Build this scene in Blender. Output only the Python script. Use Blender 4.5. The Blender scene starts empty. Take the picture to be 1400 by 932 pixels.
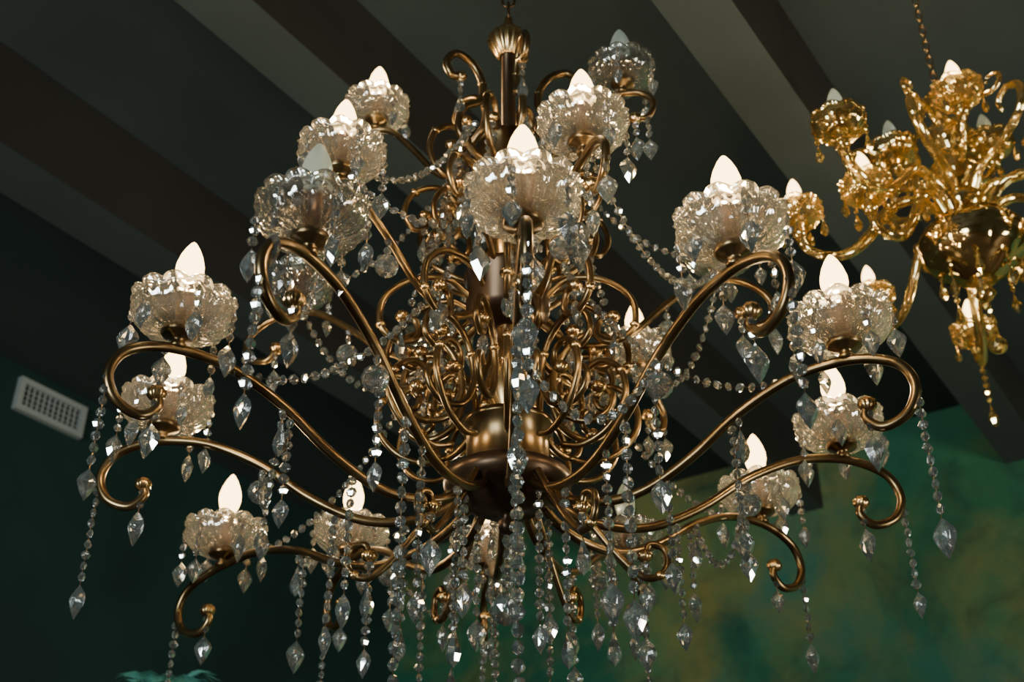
import bpy, math, random
import numpy as np
from mathutils import Vector, Matrix
random.seed(7); rng=np.random.default_rng(7)
TH=math.radians(31.6); F=1700.0; CAMZ=1.6
CT,ST=math.cos(TH),math.sin(TH)
# ------------------------------------------------------------ materials
def newmat(name):
    m=bpy.data.materials.new(name); m.use_nodes=True
    nt=m.node_tree; nt.nodes.clear()
    out=nt.nodes.new('ShaderNodeOutputMaterial')
    return m,nt,out
def principled(name,col,rough=.5,metal=0,trans=0,ior=1.45,noise=None,nscale=20,bump=0,spec=None):
    m,nt,out=newmat(name)
    b=nt.nodes.new('ShaderNodeBsdfPrincipled')
    b.inputs['Base Color'].default_value=(*col,1); b.inputs['Roughness'].default_value=rough
    b.inputs['Metallic'].default_value=metal; b.inputs['Transmission Weight'].default_value=trans
    b.inputs['IOR'].default_value=ior
    if spec is not None: b.inputs['Specular IOR Level'].default_value=spec
    if noise:
        tc=nt.nodes.new('ShaderNodeTexCoord'); n=nt.nodes.new('ShaderNodeTexNoise'); n.inputs['Scale'].default_value=nscale
        n.inputs['Detail'].default_value=4
        r=nt.nodes.new('ShaderNodeValToRGB'); r.color_ramp.elements[0].position=.35; r.color_ramp.elements[1].position=.68
        r.color_ramp.elements[0].color=(*col,1); r.color_ramp.elements[1].color=(*noise,1)
        nt.links.new(tc.outputs['Object'],n.inputs['Vector']); nt.links.new(n.outputs['Fac'],r.inputs['Fac'])
        nt.links.new(r.outputs['Color'],b.inputs['Base Color'])
        if bump:
            bp=nt.nodes.new('ShaderNodeBump'); bp.inputs['Strength'].default_value=bump; bp.inputs['Distance'].default_value=.02
            nt.links.new(n.outputs['Fac'],bp.inputs['Height']); nt.links.new(bp.outputs['Normal'],b.inputs['Normal'])
    nt.links.new(b.outputs[0],out.inputs[0]); return m
def mixmat(name,parts):
    m,nt,out=newmat(name); cur=None; tot=0
    for w,t,c,r in parts:
        nd=nt.nodes.new({'glass':'ShaderNodeBsdfGlass','gloss':'ShaderNodeBsdfGlossy','transp':'ShaderNodeBsdfTransparent',
             'transl':'ShaderNodeBsdfTranslucent','diff':'ShaderNodeBsdfDiffuse'}[t])
        nd.inputs['Color'].default_value=(*c,1)
        if t in('glass','gloss'): nd.inputs['Roughness'].default_value=r
        if t=='glass': nd.inputs['IOR'].default_value=1.55
        if cur is None: cur=nd; tot=w
        else:
            mx=nt.nodes.new('ShaderNodeMixShader'); tot+=w; mx.inputs[0].default_value=w/tot
            nt.links.new(cur.outputs[0],mx.inputs[1]); nt.links.new(nd.outputs[0],mx.inputs[2]); cur=mx
    nt.links.new(cur.outputs[0],out.inputs[0]); return m
def bulbmat(name,col,s):
    # glowing glass envelope: emission added to a clear envelope, the filament light sits inside
    m,nt,out=newmat(name); e=nt.nodes.new('ShaderNodeEmission'); e.inputs[0].default_value=(*col,1); e.inputs[1].default_value=s
    t=nt.nodes.new('ShaderNodeBsdfTransparent'); t.inputs[0].default_value=(.85,.85,.85,1); a=nt.nodes.new('ShaderNodeAddShader')
    nt.links.new(e.outputs[0],a.inputs[0]); nt.links.new(t.outputs[0],a.inputs[1]); nt.links.new(a.outputs[0],out.inputs[0]); return m
M_BRASS=principled('antique_brass',(.135,.088,.041),.28,.96,noise=(.27,.182,.085),nscale=14)
M_DARK=principled('dark_bronze',(.05,.031,.020),.34,.85,noise=(.095,.06,.032),nscale=9)
M_GOLD=principled('gilt_metal',(.58,.38,.17),.27,1)
M_CUP=mixmat('pressed_glass',[(.56,'glass',(1,1,.99),.0),(.18,'gloss',(1,1,.98),.05),(.24,'transp',(1,1,.99),0),(.02,'transl',(1,.97,.9),0)])
M_CRY=mixmat('cut_crystal',[(.52,'glass',(1,1,1),.0),(.36,'gloss',(1,1,1),.04),(.09,'transp',(1,1,1),0),(.03,'diff',(.85,.97,.93),0)])
M_AMB=mixmat('amber_glass',[(.22,'glass',(1,.90,.58),.02),(.54,'gloss',(1,.83,.49),.08),(.21,'transp',(1,.93,.70),0),(.03,'transl',(.95,.8,.45),0)])
M_ADARK=mixmat('amber_mirror_glass',[(.88,'gloss',(.66,.49,.24),.10),(.12,'diff',(.12,.08,.025),0)])
M_BULB=bulbmat('lit_bulb',(1,.64,.24),5.5)
M_BULBOFF=mixmat('frosted_bulb_off',[(.45,'glass',(.95,1,1),.10),(.22,'transl',(.85,.97,.95),0),(.18,'gloss',(.9,1,1),.12),(.15,'diff',(.7,.85,.82),0)])
M_SOCK=principled('socket_sleeve',(.11,.062,.034),.4,.5)
M_CEIL=principled('ceiling_paint',(.028,.042,.040),.8,noise=(.034,.050,.047),nscale=2.2)
M_BEAM=principled('beam_soffit_tone',(.036,.052,.050),.8,noise=(.042,.059,.057),nscale=3)
M_BSIDE=principled('beam_side_tone',(.018,.019,.017),.7,noise=(.022,.023,.020),nscale=3)
M_LWALL=principled('dark_green_paint',(.004,.024,.022),.75,noise=(.008,.038,.032),nscale=1.6)
M_FLOOR=principled('floor_wood',(.05,.03,.02),.5,noise=(.08,.05,.03),nscale=4)
M_VENT=principled('vent_white',(.33,.37,.35),.5,noise=(.36,.40,.38),nscale=5)
M_VBLK=principled('vent_shade_dark',(.015,.02,.02),.8)
M_LEAF=principled('palm_leaf',(.05,.24,.20),.35,noise=(.14,.42,.36),nscale=12)
M_TRUNK=principled('palm_trunk',(.06,.04,.025),.8,noise=(.09,.06,.04),nscale=30)
M_POT=principled('glazed_pot',(.10,.08,.07),.3,noise=(.13,.1,.09),nscale=6)
def wallmat():
    m,nt,out=newmat('patina_wall_paint'); N=nt.nodes.new; L=nt.links.new
    b=N('ShaderNodeBsdfPrincipled'); b.inputs['Roughness'].default_value=.6
    tc=N('ShaderNodeTexCoord')
    def noise(s,d,off):
        mp=N('ShaderNodeMapping'); mp.inputs['Location'].default_value=(off,off*.7,off*1.3)
        n=N('ShaderNodeTexNoise'); n.inputs['Scale'].default_value=s; n.inputs['Detail'].default_value=d; n.inputs['Roughness'].default_value=.6
        n.inputs['Distortion'].default_value=.5
        L(tc.outputs['Object'],mp.inputs[0]); L(mp.outputs[0],n.inputs['Vector']); return n
    def ramp(n,a,bb):
        r=N('ShaderNodeMapRange'); r.inputs[1].default_value=a; r.inputs[2].default_value=bb; L(n.outputs['Fac'],r.inputs[0]); return r
    c0=N('ShaderNodeMixRGB'); c0.inputs[1].default_value=(.008,.10,.055,1); c0.inputs[2].default_value=(.03,.17,.08,1)
    L(ramp(noise(2.2,8,1),.35,.65).outputs[0],c0.inputs[0])
    c1=N('ShaderNodeMixRGB'); c1.inputs[2].default_value=(.22,.20,.045,1); L(c0.outputs[0],c1.inputs[1]); L(ramp(noise(1.0,7,5),.43,.67).outputs[0],c1.inputs[0])
    c2=N('ShaderNodeMixRGB'); c2.inputs[2].default_value=(.008,.14,.115,1); L(c1.outputs[0],c2.inputs[1]); L(ramp(noise(1.1,6,9.3),.50,.72).outputs[0],c2.inputs[0])
    c3=N('ShaderNodeMixRGB'); c3.inputs[2].default_value=(.006,.05,.030,1); L(c2.outputs[0],c3.inputs[1]); L(ramp(noise(3.5,10,3.3),.50,.8).outputs[0],c3.inputs[0])
    L(c3.outputs[0],b.inputs['Base Color']); L(b.outputs[0],out.inputs[0]); return m
M_BWALL=wallmat()
# ------------------------------------------------------------ mesh helpers
class Buf:
    def __init__(s): s.v=[]; s.f=[]; s.n=0
    def add(s,v,f,M=None):
        v=np.asarray(v,float)
        if M is not None: v=v@M[:3,:3].T+M[:3,3]
        s.v.append(v); n=s.n; s.f.extend([tuple(i+n for i in q) for q in f]); s.n+=len(v)
    def obj(s,name,mat,parent=None,smooth=True):
        if not s.n: return None
        me=bpy.data.meshes.new(name); me.from_pydata(np.vstack(s.v).tolist(),[],s.f); me.materials.append(mat)
        if smooth: me.polygons.foreach_set('use_smooth',[True]*len(me.polygons))
        o=bpy.data.objects.new(name,me); bpy.context.collection.objects.link(o)
        if parent is not None: o.parent=parent
        return o
def T(x,y,z,s=1.0,rz=0.0,rx=0.0):
    M=Matrix.Translation((x,y,z))@Matrix.Rotation(rz,4,'Z')@Matrix.Rotation(rx,4,'X')@Matrix.Scale(s,4)
    return np.array(M)
def cat(pts,k=6):
    P=[np.array(p,float) for p in pts]; P=[2*P[0]-P[1]]+P+[2*P[-1]-P[-2]]; o=[]
    for i in range(1,len(P)-2):
        a,b,c,d=P[i-1:i+3]
        for j in range(k):
            t=j/k; o.append(.5*((2*b)+(-a+c)*t+(2*a-5*b+4*c-d)*t*t+(-a+3*b-3*c+d)*t**3))
    o.append(P[-2]); return np.array(o)
def tube(P,rad,seg=8,closed=False,lobes=0):
    P=np.asarray(P,float); n=len(P)
    R=np.full(n,rad) if np.isscalar(rad) else np.interp(np.linspace(0,1,n),np.linspace(0,1,len(rad)),rad)
    if closed: Tn=np.roll(P,-1,0)-np.roll(P,1,0)
    else: Tn=np.gradient(P,axis=0)
    Tn/=np.linalg.norm(Tn,axis=1)[:,None]+1e-12
    a=np.array([0,0,1.]) if abs(Tn[0][2])<.9 else np.array([1.,0,0])
    nv=np.cross(Tn[0],a); nv/=np.linalg.norm(nv); V=[]
    for i in range(n):
        nv=nv-Tn[i]*nv.dot(Tn[i]); nv/=np.linalg.norm(nv); bv=np.cross(Tn[i],nv)
        for j in range(seg):
            t=2*math.pi*j/seg; rr=R[i]*(1+(.16*math.cos(lobes*t) if lobes else 0)); V.append(P[i]+rr*(nv*math.cos(t)+bv*math.sin(t)))
    Fc=[]
    for i in range(n if closed else n-1):
        for j in range(seg):
            i2=(i+1)%n; Fc.append((i*seg+j,i*seg+(j+1)%seg,i2*seg+(j+1)%seg,i2*seg+j))
    if not closed: Fc.append(tuple(range(seg-1,-1,-1))); Fc.append(tuple((n-1)*seg+j for j in range(seg)))
    return V,Fc
def lathe(prof,seg=24,mod=None):
    V=[];Fc=[];m=len(prof)
    for i,(r,z) in enumerate(prof):
        for j in range(seg):
            t=2*math.pi*j/seg; rr,zz=(r,z) if mod is None else mod(i/(m-1),t,r,z)
            V.append((rr*math.cos(t),rr*math.sin(t),zz))
    for i in range(m-1):
        for j in range(seg): Fc.append((i*seg+j,i*seg+(j+1)%seg,(i+1)*seg+(j+1)%seg,(i+1)*seg+j))
    return V,Fc
def box(x0,x1,y0,y1,z0,z1):
    V=[(x,y,z) for x in(x0,x1) for y in(y0,y1) for z in(z0,z1)]
    return V,[(0,1,3,2),(4,6,7,5),(0,4,5,1),(2,3,7,6),(0,2,6,4),(1,5,7,3)]
def empty(name,loc):
    e=bpy.data.objects.new(name,None); e.location=loc; bpy.context.collection.objects.link(e); return e
# small parts
BEAD=lathe([(.0001,-.009),(.0062,-.0062),(.0092,0),(.0062,.0062),(.0001,.009)],6)
BEAD=([(x,y*.7,z) for x,y,z in BEAD[0]],BEAD[1])
def kite(h=.058,w=.0165,th=.008):
    out=[(0,0),(.35,-.12),(.8,-.27),(1,-.42),(.86,-.56),(.5,-.78),(.22,-.9),(0,-1),(-.22,-.9),(-.5,-.78),(-.86,-.56),(-1,-.42),(-.8,-.27),(-.35,-.12)]
    V=[(x*w,0,y*h) for x,y in out]; n=len(out); c=-.46
    for s in(1,-1): V+=[(x*w*.55,s*th,(c+(y-c)*.55)*h) for x,y in out]
    V+=[(0,th*1.25,c*h),(0,-th*1.25,c*h)]; Fc=[]
    for i in range(n):
        k=(i+1)%n
        Fc+=[(i,k,n+k),(i,n+k,n+i),(k,i,2*n+i),(k,2*n+i,2*n+k),(n+i,n+k,3*n),(2*n+k,2*n+i,3*n+1)]
    return V,Fc
KITE=kite()
DROP=lathe([(.0001,0),(.003,-.006),(.006,-.018),(.011,-.032),(.0125,-.042),(.009,-.053),(.0001,-.062)],7)
def ballmesh(r):
    import bmesh
    bm=bmesh.new(); bmesh.ops.create_icosphere(bm,subdivisions=2,radius=r); 
    V=[tuple(v.co) for v in bm.verts]; Fc=[tuple(v.index for v in f.verts) for f in bm.faces]; bm.free(); return V,Fc
BALL=ballmesh(.022)
ROS=lathe([(.0001,-.014),(.008,-.012),(.014,-.004),(.014,.004),(.008,.012),(.0001,.014)],24,lambda u,t,r,z:(r*(1+.16*math.cos(8*t)),z))
def strand(buf,top,length,end='kite',wire=None,s=1.0,step=.0195):
    x,y,z=top; n=max(1,int(length/(step*s)))
    for i in range(n):
        buf.add(*BEAD,T(x+random.uniform(-.0008,.0008),y,z-.008-i*step*s,s*random.uniform(.92,1.05),random.uniform(0,6.28)))
    zz=z-.002-n*step*s
    if end=='kite': buf.add(*KITE,T(x,y,zz,s*random.uniform(.85,1.15),random.uniform(-.9,.9)))
    elif end=='drop': buf.add(*DROP,T(x,y,zz,s,random.uniform(0,6)))
    elif end=='ball': buf.add(*BALL,T(x,y,zz-.02*s,s))
    if wire is not None: wire.add(*tube([(x,y,z+.008),(x,y,zz-.004)],.0008,4))
def swag(buf,a,b,sag,step=.0205,wire=None,s=1.0):
    a=np.array(a);b=np.array(b); t=np.linspace(0,1,80)
    P=a[None]*(1-t[:,None])+b[None]*t[:,None]; P[:,2]-=sag*4*t*(1-t)
    L=np.concatenate([[0],np.cumsum(np.linalg.norm(np.diff(P,axis=0),axis=1))]); n=int(L[-1]/step)
    for i in range(n+1):
        q=[np.interp(i*step,L,P[:,k]) for k in range(3)]
        buf.add(*BEAD,T(*q,s*random.uniform(.9,1.05),random.uniform(0,6.28),random.uniform(-.5,.5)))
    if wire is not None: wire.add(*tube(P[::4],.0008,4))
# pressed-glass bobeche (solid walled, ribbed, scalloped)
def cupmesh(R=.082,seg=192,lobes=12,ribs=24,tw=.5,deep=1.0):
    o=[(.014,-.036),(.030,-.038),(.048,-.035),(.064,-.027),(.075,-.015),(.081,-.002),(.080,.007),(.075,.012),(.076,.017),(.082,.021)]
    inner=[(.080,.024),(.073,.019),(.070,.012),(.073,.006),(.075,-.003),(.070,-.012),(.059,-.023),(.044,-.030),(.028,-.033),(.014,-.031)]
    pr=[(r*R/.082,z*deep*R/.082) for r,z in o+inner]; nn=len(o)/(len(pr)-1)
    def mod(u,t,r,z):
        k=min(1,max(0,(r/R-.2)/.5)); rib=abs(math.cos(ribs/2*(t+tw*z/R)))
        outer= u<nn
        rr=r*(1+k*(.065*(rib-.6) if outer else 0)+k*.05*(abs(math.cos(lobes/2*t))-.5))
        zz=z+ (max(0,z)/.03)*.010*(abs(math.cos(lobes/2*t))-.5)
        return rr,zz
    return lathe(pr,seg,mod)
def mesh_of(name,vf,mat,smooth=True):
    me=bpy.data.meshes.new(name); me.from_pydata([tuple(v) for v in vf[0]],[],vf[1]); me.materials.append(mat)
    if smooth: me.polygons.foreach_set('use_smooth',[True]*len(me.polygons))
    return me
BULBP=[(.0001,0),(.011,0),(.0125,.006),(.0175,.016),(.0208,.030),(.0205,.042),(.0165,.057),(.0105,.071),(.0045,.081),(.0001,.085)]
def inst(name,me,parent,loc,rz=0,s=1):
    o=bpy.data.objects.new(name,me); bpy.context.collection.objects.link(o); o.parent=parent; o.location=loc; o.rotation_euler=(0,0,rz); o.scale=(s,s,s); return o
def filament(parent,loc,power):
    l=bpy.data.lights.new('filament_light','POINT'); l.energy=power; l.color=(1,.72,.40); l.shadow_soft_size=.012
    o=bpy.data.objects.new('filament_light',l); bpy.context.collection.objects.link(o); o.parent=parent; o.location=loc
# ------------------------------------------------------------ camera geometry (solved from the photograph)
def ray(px,py):
    X=(px-700)/F; Y=(466-py)/F
    return np.array([X, CT-Y*ST, ST+Y*CT])
def on_ring(px,py,c,R,H):
    d=ray(px,py); best=None
    for t in np.linspace(.8,5,1600):
        p=d*t; e=(math.hypot(p[0]-c[0],p[1]-c[1])-R)**2+(p[2]-H)**2
        if best is None or e<best[0]: best=(e,p)
    return best[1]
cam=bpy.data.cameras.new('camera'); co=bpy.data.objects.new('camera',cam); bpy.context.collection.objects.link(co)
co.location=(0,0,CAMZ); co.rotation_euler=(math.pi/2+TH,0,0); cam.lens=F/1400*36; cam.sensor_width=36; cam.clip_start=.05
cam.dof.use_dof=True; cam.dof.focus_distance=1.95; cam.dof.aperture_fstop=5.0
bpy.context.scene.camera=co
# ------------------------------------------------------------ room  (n,u,z axes)
A34=math.radians(34); U=np.array([math.sin(A34),math.cos(A34),0]); Nn=np.array([math.cos(A34),-math.sin(A34),0])
RM=np.eye(4); RM[:3,0]=Nn; RM[:3,1]=U
N0,N1,U0,U1,ZC=-4.55,3.6,-3.4,5.52,2.85+CAMZ
def slab(name,b,mat):
    B=Buf(); B.add(*box(*b)); o=B.obj(name,mat,None,False); o.matrix_world=Matrix(RM.tolist()); return o
slab('floor',(N0-.1,N1+.1,U0-.1,U1+.1,-.1,0),M_FLOOR)
slab('ceiling',(N0-.1,N1+.1,U0-.1,U1+.1,ZC,ZC+.1),M_CEIL)
slab('wall_left',(N0-.1,N0,U0,U1,0,ZC),M_LWALL)
slab('wall_back',(N0-.1,N1+.1,U1,U1+.1,0,ZC),M_BWALL)
slab('wall_right',(N1,N1+.1,U0,U1,0,ZC),M_LWALL)
slab('wall_front',(N0-.1,N1+.1,U0-.1,U0,0,ZC),M_LWALL)
ZB=2.5
def ncoord(px,Z):
    d=ray(px,0); p=d*(Z/d[2]); return float(p@Nn)
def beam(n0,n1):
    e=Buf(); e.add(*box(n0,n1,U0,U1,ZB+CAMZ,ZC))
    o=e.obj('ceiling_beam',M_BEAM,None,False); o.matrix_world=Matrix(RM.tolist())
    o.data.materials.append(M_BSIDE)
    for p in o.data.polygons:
        if abs(p.normal.x)>.9: p.material_index=1  # side faces take a darker tone than the soffit
for a,b in((-430,-300),(238,345),(890,1000)): beam(ncoord(a,ZB),ncoord(b,ZB))
beam(.75,.93); beam(2.3,2.48)
# air vent on the left wall
def onleft(px,py):
    d=ray(px,py); t=N0/float(d@Nn); p=d*t; return float(p@U),p[2]+CAMZ
c=[onleft(*q) for q in((23,514),(114,560),(107,601),(18,560))]
u0=(c[0][0]+c[3][0])/2;u1=(c[1][0]+c[2][0])/2;z1=(c[0][1]+c[1][1])/2;z0=(c[2][1]+c[3][1])/2
vent=empty('air_vent',(0,0,0)); vent.matrix_world=Matrix(RM.tolist())
w=(z1-z0)*.17; f=Buf()
for b in((N0,N0+.03,u0,u1,z1-w,z1),(N0,N0+.03,u0,u1,z0,z0+w),(N0,N0+.03,u0,u0+w,z0+w,z1-w),(N0,N0+.03,u1-w,u1,z0+w,z1-w)): f.add(*box(*b))
f.obj('frame',M_VENT,vent,False); f=Buf(); nv=11; sp=(u1-u0-2*w)/nv; sz=(z1-z0-2*w)/4
for i in range(1,nv):
    uu=u0+w+sp*i; f.add(*box(N0+.012,N0+.022,uu-sp*.11,uu+sp*.11,z0+w,z1-w))
for i in range(1,4):
    zz=z0+w+sz*i; f.add(*box(N0+.008,N0+.018,u0+w,u1-w,zz-sz*.06,zz+sz*.06))
f.obj('louvres',M_VENT,vent,False); f=Buf(); f.add(*box(N0+.001,N0+.004,u0+w,u1-w,z0+w,z1-w)); f.obj('duct_shade_panel',M_VBLK,vent,False)  # dark panel on the wall stands in for shade inside the duct
# tall potted palm whose leaf tips show at the bottom left
pd=ray(222,925)*3.7; pal=empty('potted_palm',(pd[0],pd[1],0)); ph_=pd[2]+CAMZ-.02
b=Buf(); b.add(*lathe([(.0001,0),(.16,0),(.21,.12),(.23,.30),(.215,.40),(.235,.42),(.235,.45),(.20,.45),(.19,.41),(.0001,.40)],32)); b.obj('pot',M_POT,pal)
b=Buf(); b.add(*tube(cat([(0,0,.40),(.03,.01,1.0),(-.02,.02,1.8),(0,0,ph_-.3)],10),[.05,.035,.03,.035],12)); b.obj('trunk',M_TRUNK,pal)
b=Buf()
for i in range(11):
    az=2*math.pi*i/11+random.uniform(-.2,.2); up=random.uniform(.6,1.0); ln=random.uniform(.26,.40)
    C=cat([(r*math.sin(az),-r*math.cos(az),z) for r,z in((0,ph_-.3),(.10*ln,ph_-.3+.28*up),(.35*ln,ph_-.3+.36*up),(.7*ln,ph_-.3+.22*up),(.95*ln,ph_-.3+.02*up))],8)
    b.add(*tube(C,[.006,.004,.002],5)); n=len(C)
    for j in range(5,n-1):
        tdir=C[j+1]-C[j]; tdir/=np.linalg.norm(tdir); side=np.cross(tdir,(0,0,1.)); side/=np.linalg.norm(side)+1e-9
        for s in(1,-1):
            l=.09*math.sin(math.pi*(j/n)**.8)+.03; q=C[j]; m=q+(side*s*.8+tdir*.5)*l*.5; e=q+(side*s*.8+tdir*.6)*l-np.array([0,0,.3*l])
            wv=tdir*.008; b.add([q,m+wv,e,m-wv],[(0,1,2,3)])
b.obj('fronds',M_LEAF,pal,False)
# ------------------------------------------------------------ crystal chandelier (z values are above camera height)
CX,CY=-.008,2.0
ch=empty('crystal_chandelier',(CX,CY,CAMZ))
brass,dark,gold,cry,wire=Buf(),Buf(),Buf(),Buf(),Buf()
ME_CUP=mesh_of('bobeche',cupmesh(),M_CUP); ME_BON=mesh_of('bulb_lit',lathe(BULBP,20),M_BULB); ME_BOFF=mesh_of('bulb_off',lathe(BULBP,20),M_BULBOFF)
SOCK=lathe([(.0001,-.036),(.026,-.034),(.028,-.030),(.016,-.022),(.0125,-.018),(.0125,.034),(.0155,.036),(.0155,.050),(.0001,.050)],16)
CAPB=lathe([(.0001,-.068),(.012,-.066),(.014,-.060),(.009,-.055),(.012,-.050),(.026,-.044),(.030,-.039),(.026,-.034),(.0001,-.034)],20)
ME_SOCK=mesh_of('socket',SOCK,M_SOCK)
def radial(pts,az):
    s,c=math.sin(az),-math.cos(az)     # az 0 = towards the camera, + = right
    return [(r*s,r*c,z) for r,z in pts]
ARM1=[(.03,.965),(.06,.93),(.11,.885),(.18,.862),(.26,.865),(.35,.905),(.44,.965),(.53,1.004),(.60,1.014),(.66,1.008),(.71,.983),(.728,.94),(.71,.90),(.67,.885),(.645,.905),(.65,.928)]
ARM2=[(.04,1.30),(.10,1.25),(.17,1.235),(.25,1.27),(.33,1.345),(.40,1.40),(.46,1.419),(.52,1.410),(.56,1.375),(.55,1.33),(.51,1.315),(.49,1.34)]
ARM3=[(.02,1.66),(.08,1.635),(.14,1.66),(.19,1.73),(.24,1.795),(.28,1.812),(.325,1.805),(.35,1.775),(.335,1.74),(.305,1.74)]
tiers={1:(ARM1,.63,1.08,.0085,1.0),2:(ARM2,.46,1.485,.0075,.95),3:(ARM3,.28,1.87,.007,.86)}
lamps=[(1,427,298,0),(1,715,274,1),(1,1000,314,1),(1,1150,444,1),(1,1147,584,1),(1,1038,675,1),(1,857,738,0),(1,665,750,1),(1,480,730,1),(1,308,733,1),(1,228,558,1),(1,250,428,1),
 (2,467,212,1),(2,797,173,1),(2,405,392,0),(2,870,482,1),(2,985,345,0),(2,600,470,0),
 (3,515,150,1),(3,850,100,0)]
tips=[]
for tier,px,py,lit in lamps:
    prof,R,H,tr,sc=tiers[tier]
    p=on_ring(px,py,(CX,CY),R,H); x,y,z=p[0]-CX,p[1]-CY,p[2]; r=math.hypot(x,y); az=math.atan2(x,-y)
    dz=z-H; k=r/R
    P=[(q[0]*(k if q[0]>.1 else 1),q[1]+dz*min(1,(q[0]/R))**1.5) for q in prof]
    C=cat(radial(P,az)); brass.add(*tube(C,tr*np.array([1]*8+[.95,.85]),9))
    e=radial(P,az)[-1]; gold.add(*ROS,T(*e,.95))
    inst('bobeche',ME_CUP,ch,(x,y,z),random.uniform(0,6),sc); brass.add(*CAPB,T(x,y,z,sc)); inst('socket',ME_SOCK,ch,(x,y,z),0,sc)
    bs=1.10*(1 if tier==1 else .95)
    inst('bulb',ME_BON if lit else ME_BOFF,ch,(x,y,z+.046*sc),0,bs)
    if lit: filament(ch,(x,y,z+.046*sc+.036*bs),3.8)
    npend=6 if tier==1 else 5; ph=random.uniform(0,1)
    for i in range(npend):
        a=2*math.pi*(i+ph)/npend; rr=.080*sc
        q=(x+rr*math.cos(a),y+rr*math.sin(a),z+.0)
        strand(cry,q,random.choice([.02,.04,.06,.08]),'kite',wire,.95*sc)
    mi=radial(P,az)[11 if tier==1 else 8]
    Lc=.19 if tier==1 else .07
    strand(cry,(mi[0],mi[1],mi[2]+.0),Lc*random.uniform(.8,1.15),'kite',wire)
    strand(cry,(e[0],e[1],e[2]-.01),.05,'kite',wire)
    tips.append((tier,az,x,y,z,r,P))
for ti,idx,ln in((0,5,.50),(1,6,.62),(2,5,.30)):   # long plumb strands from the three nearest arms
    P=tips[ti][6]; a=radial([P[idx]],tips[ti][1])[0]; strand(cry,(a[0],a[1],a[2]-.01),ln,'kite',wire,1.2)
t1=sorted([t for t in tips if t[0]==1],key=lambda t:t[1]); t2=sorted([t for t in tips if t[0]==2],key=lambda t:t[1])
for i,t in enumerate(t1):
    P=t[6]; az=t[1]
    a=radial([P[6]],az)[0]; strand(cry,(a[0],a[1],a[2]-.008),.02,'ball' if i%2 else 'drop',wire)
    strand(cry,(a[0]*.97,a[1]*.97,a[2]-.02),random.uniform(.10,.2),'kite',wire)
    a=radial([(.30,P[4][1]+.015)],az)[0]; strand(cry,(a[0],a[1],a[2]-.008),random.uniform(.14,.26),'kite',wire)
    if i%2: a=radial([P[3]],az)[0]; strand(cry,(a[0],a[1],a[2]-.008),random.uniform(.18,.26),'drop',wire)
    a=radial([P[7]],az)[0]; b=radial([(.12,1.36)],az)[0]
    if i%2==0: swag(cry,a,b,.10,wire=wire)
    nx=t1[(i+1)%12]; a=radial([P[6]],az)[0]; b=radial([nx[6][6]],nx[1])[0]
    if i%3==0: swag(cry,a,b,.12,wire=wire)
for i,t in enumerate(t2):
    a=(t[2],t[3],t[4]-.0); b=radial([(.09,1.72)],t[1])[0]; swag(cry,a,b,.10,wire=wire)
    nb=t2[(i+1)%6]
    swag(cry,(t[2],t[3],t[4]-.02),(nb[2],nb[3],nb[4]-.02),.16,wire=wire)
    strand(cry,radial([t[6][4]],t[1])[0],.05,'ball',wire)
for i in range(10):
    az=2*math.pi*(i+.5)/10; swag(cry,radial([(.11,1.70)],az)[0],radial([(.19,1.30)],az)[0],.03,wire=wire)
for i in range(4):
    az=2*math.pi*(i+.4)/4; strand(cry,radial([(.09,.93)],az)[0],random.uniform(.18,.30),'kite',wire)
# central body
def L(buf,prof,seg=32,mod=None): buf.add(*lathe(prof,seg,mod))
L(dark,[(.0001,.835),(.012,.842),(.018,.856),(.010,.870),(.018,.876),(.045,.880),(.048,.886),(.062,.888),(.066,.896),(.098,.908),(.112,.925),(.114,.944),(.098,.955),(.0001,.957)],48)
L(brass,[(.0001,.955),(.078,.957),(.074,.97),(.074,1.035),(.084,1.040),(.086,1.05),(.03,1.056),(.022,1.07),(.0001,1.07)],40)
L(gold,[(.018,1.06),(.03,1.09),(.045,1.13),(.03,1.18),(.018,1.2),(.02,1.26)],24)
L(dark,[(.0001,1.255),(.03,1.257),(.065,1.27),(.080,1.29),(.082,1.36),(.086,1.365),(.086,1.375),(.05,1.385),(.0001,1.385)],40)
L(gold,[(.02,1.38),(.032,1.42),(.04,1.47),(.025,1.53),(.02,1.58),(.03,1.62)],24)
L(brass,[(.0001,1.615),(.03,1.62),(.055,1.635),(.058,1.65),(.058,1.70),(.062,1.705),(.06,1.715),(.0001,1.72)],40)
L(dark,[(.0155,1.71),(.0155,1.985),(.022,1.99),(.022,1.996),(.0001,2.0)],16)
fl=lambda u,t,r,z:(r*(1+.10*abs(math.cos(8*t))),z)
L(gold,[(.018,1.96),(.024,1.965),(.036,1.99),(.043,2.01),(.036,2.025),(.03,2.03),(.018,2.045),(.010,2.06),(.008,2.08),(.0001,2.085)],96,fl)
def chain(buf,x,y,z0,z1,ln,r,wr):
    n=int((z1-z0)/(ln-2.2*wr))+1
    for i in range(n):
        zc=z0+i*(ln-2.2*wr); pts=[]
        for j in range(16):
            t=2*math.pi*j/16; hx=r*math.cos(t); hz=(ln/2-r)*np.sign(math.sin(t))+r*math.sin(t)
            pts.append((x+(hx if i%2 else 0),y+(0 if i%2 else hx),zc+hz))
        buf.add(*tube(pts,wr,6,True))
chain(dark,0,0,2.10,2.82,.05,.014,.0035)
L(brass,[(.0001,2.80),(.02,2.80),(.06,2.83),(.065,2.85),(.0001,2.85)],32)
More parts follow.
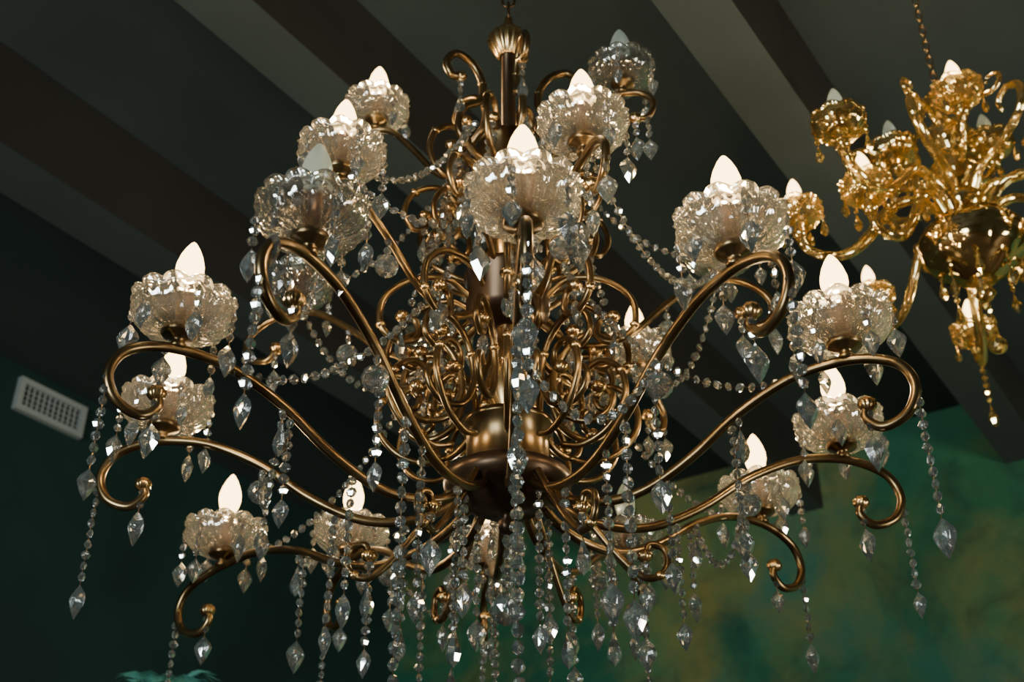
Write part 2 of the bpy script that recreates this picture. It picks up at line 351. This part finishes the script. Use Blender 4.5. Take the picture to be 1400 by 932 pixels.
# scroll work cage
S1=[(.165,1.085),(.180,1.10),(.195,1.085),(.185,1.055),(.15,1.04),(.105,1.06),(.085,1.12),(.105,1.185),(.15,1.22),(.195,1.205),(.205,1.165),(.18,1.145),(.16,1.16),(.165,1.18)]
S2=[(.11,.985),(.15,.975),(.20,.995),(.235,1.045),(.23,1.10),(.195,1.13),(.165,1.12),(.165,1.09),(.185,1.08)]
S3=[(.05,1.64),(.085,1.66),(.12,1.70),(.11,1.76),(.07,1.80),(.065,1.85),(.09,1.895),(.13,1.905),(.153,1.87),(.14,1.84),(.118,1.845)]
S4=[(.05,1.65),(.09,1.60),(.14,1.61),(.165,1.66),(.155,1.715),(.115,1.735),(.085,1.705),(.10,1.675),(.12,1.685)]
S5=[(.06,1.36),(.11,1.38),(.16,1.42),(.175,1.48),(.145,1.53),(.105,1.52),(.10,1.48),(.125,1.465),(.14,1.48)]
S6=[(.055,1.63),(.065,1.57),(.10,1.54),(.14,1.57),(.19,1.55),(.21,1.50),(.19,1.46),(.165,1.47),(.168,1.495)]
S7=[(.07,1.31),(.12,1.345),(.19,1.33),(.24,1.28),(.245,1.22),(.21,1.19),(.175,1.205),(.18,1.24),(.205,1.245)]
def ring(S,n,ph,rad,hang=None):
    for i in range(n):
        az=2*math.pi*(i+ph)/n; C=cat(radial(S,az),5); brass.add(*tube(C,rad,8)); e=C[-1]; gold.add(*ROS,T(*e,.85))
        mid=C[len(C)//2]; gold.add(*ROS,T(*mid,.6))
        if hang: strand(cry,(e[0],e[1],e[2]-.01),hang,'kite' if i%2 else 'drop',wire)
ring(S1,12,.5,.0065,.03); ring(S2,12,0,.006); ring(S3,5,.2,.0085,.05); ring(S4,6,.75,.007,.03); ring(S5,10,.5,.006,.02); ring(S6,8,.3,.006,.04); ring(S7,10,0,.0065,.03)
S8=[(.09,.94),(.13,.88),(.19,.80),(.235,.76),(.27,.775),(.27,.81),(.245,.82),(.235,.80)]
ring(S8,6,.5,.0065,.04)
strand(cry,(0,0,.835),.12,'ball',wire,1.3)
for b,n,m,sm in((brass,'arms_and_scrolls',M_BRASS,True),(dark,'stem_and_hubs',M_DARK,True),(gold,'rosettes',M_GOLD,True),(cry,'crystal_strands',M_CRY,False),(wire,'bead_wire',M_BRASS,False)): b.obj(n,m,ch,sm)
# ------------------------------------------------------------ amber glass chandelier
GX,GY=1.11,2.425
g=empty('amber_glass_chandelier',(GX,GY,CAMZ))
ag,ad,gg,gc,gw=Buf(),Buf(),Buf(),Buf(),Buf()
ME_AC=mesh_of('amber_cup',cupmesh(.062,144,8,16,.3,1.15),M_AMB)
def glamp(x,y,z,lit,s=1):
    inst('amber_cup',ME_AC,g,(x,y,z),random.uniform(0,3),s); inst('socket',ME_SOCK,g,(x,y,z),0,.8*s)
    ag.add(*lathe([(.0001,-.075),(.014,-.07),(.02,-.055),(.012,-.045),(.024,-.036),(.018,-.03),(.0001,-.03)],20),T(x,y,z,s))
    inst('bulb',ME_BON if lit else ME_BOFF,g,(x,y,z+.038*s),0,.84*s)
    if lit: filament(g,(x,y,z+.038*s+.03),1.8)
    for i in range(5):
        a=2*math.pi*i/5+x*7; strand(gc,(x+.058*s*math.cos(a),y+.058*s*math.sin(a),z),random.choice([.02,.04]),'drop',gw,.8)
GARM=[(.04,1.80),(.08,1.875),(.13,1.90),(.19,1.875),(.25,1.80),(.31,1.745),(.37,1.735),(.415,1.755),(.43,1.79)]
pts=[on_ring(px,py,(GX,GY),.43,1.86) for px,py in((1147,170),(1090,293),(1192,408),(1332,455))]
lit=[0,1,1,1]
gl=[(p[0]-GX,p[1]-GY,p[2],l) for p,l in zip(pts,lit)]
for a in(.8,1.5,2.3): gl.append((.43*math.sin(a),-.43*math.cos(a),1.86,1))
pi=on_ring(1185,258,(GX,GY),.33,1.86); gl.append((pi[0]-GX,pi[1]-GY,pi[2],1))
for x,y,z,l in gl:
    az=math.atan2(x,-y); r=math.hypot(x,y)
    P=[(q[0]*r/.43 if q[0]>.1 else q[0],q[1]+(z-1.86)*min(1,q[0]/.43)) for q in GARM]
    ag.add(*tube(cat(radial(P,az),7),.0125,12,lobes=4)); glamp(x,y,z,l)
    m=radial([P[3]],az)[0]; ag.add(*lathe([(.001,-.012),(.018,-.006),(.018,.006),(.001,.012)],16),T(*m)); strand(gc,(m[0],m[1],m[2]-.01),.03,'drop',gw,.8)
pu=on_ring(1307,135,(GX,GY),.13,2.13); a0=math.atan2(pu[0]-GX,-(pu[1]-GY))
for i in range(3):
    az=a0+2*math.pi*i/3; r=.14; x,y,z=r*math.sin(az),-r*math.cos(az),pu[2]
    ag.add(*tube(cat(radial([(.03,2.0),(.06,1.98),(.10,2.0),(.13,2.04),(r,z-.07)],az),7),.009,12,lobes=4)); glamp(x,y,z,1 if i==0 else 0,1.0)
for i in range(6):   # glass scrolls
    az=2*math.pi*(i+.35)/6
    ag.add(*tube(cat(radial([(.04,1.90),(.08,1.94),(.14,1.955),(.20,1.975),(.245,2.01),(.25,2.06),(.215,2.085),(.18,2.065),(.185,2.035)],az),6),[.012,.012,.011,.009,.005],12,lobes=4))
    if i<4: az=2*math.pi*(i+.5)/4+a0; ag.add(*tube(cat(radial([(.03,2.12),(.06,2.15),(.10,2.165),(.14,2.16),(.165,2.18),(.16,2.205),(.135,2.205),(.13,2.19)],az),6),[.008,.008,.006,.004],12,lobes=4))
# blown body with overlapping leaf relief
bp=[(.0001,1.655)]+[(.115*math.sin(math.pi*(.04+.92*i/26))**.8,1.655+.21*(i/26)) for i in range(27)]+[(.0001,1.867)]
def leaf(u,t,r,z):
    row=(u*4)%1; k=int(u*4); ph=t*8/2+(k%2)*math.pi/2; w_=abs(math.cos(ph))
    return r*(1.06+.09*(w_**.6)*(1-row)*min(1,row*6)),z
ad.add(*lathe(bp,160,leaf))
rb=lambda u,t,r,z:(r*(1.1+.055*abs(math.cos(6*(t+3*u)))),z)
ag.add(*lathe([(.03,1.86),(.05,1.88),(.045,1.90),(.022,1.915),(.02,1.93),(.04,1.95),(.058,1.99),(.05,2.01),(.02,2.02),(.018,2.05),(.035,2.07),(.05,2.11),(.04,2.13),(.015,2.15),(.012,2.18),(.03,2.21),(.03,2.24),(.008,2.26),(.0001,2.27)],72,rb))
ag.add(*lathe([(.0001,1.60),(.012,1.605),(.022,1.62),(.012,1.64),(.03,1.655),(.0001,1.66)],48,rb))
strand(gc,(0,0,1.60),.10,'ball',gw,1)
for i in range(8):
    a=2*math.pi*(i+.5)/8; strand(gc,(.09*math.sin(a),.09*math.cos(a),1.70),.03+.03*(i%2),'drop',gw,.9)
pl=gl[3]; strand(gc,(pl[0],pl[1],pl[2]-.07),.16,'drop',gw,1.1)
chain(gg,0,0,2.28,2.84,.032,.008,.0018)
gg.add(*lathe([(.0001,2.82),(.045,2.82),(.05,2.85),(.0001,2.85)],32))
for b,n,m,sm in((ag,'glass_arms',M_AMB,True),(ad,'glass_body',M_ADARK,True),(gg,'chain_and_canopy',M_GOLD,True),(gc,'amber_drops',M_AMB,False),(gw,'drop_wire',M_GOLD,False)): b.obj(n,m,g,sm)
# ------------------------------------------------------------ lights
def area(name,loc,target,size,power,col):
    l=bpy.data.lights.new(name,'AREA'); l.size=size; l.energy=power; l.color=col
    o=bpy.data.objects.new(name,l); bpy.context.collection.objects.link(o); o.location=loc
    o.rotation_euler=(Vector(target)-Vector(loc)).to_track_quat('-Z','Y').to_euler(); return o
area('fill_light',(-2.6,-2.0,2.2),(0,2,2.9),1.4,190,(.86,.98,1.0))  # added cool fill from behind the camera, no window built there
p=Nn*3.2+U*2.2; area('fill_light',(p[0],p[1],1.5),tuple(Nn*.8+U*5.5+np.array([0,0,1.5])),1.2,160,(1,.95,.80))  # added warm fill near the right wall, brightens the back wall
w=bpy.data.worlds.new('world'); bpy.context.scene.world=w; w.use_nodes=True
w.node_tree.nodes['Background'].inputs[0].default_value=(.3,.4,.42,1); w.node_tree.nodes['Background'].inputs[1].default_value=.05
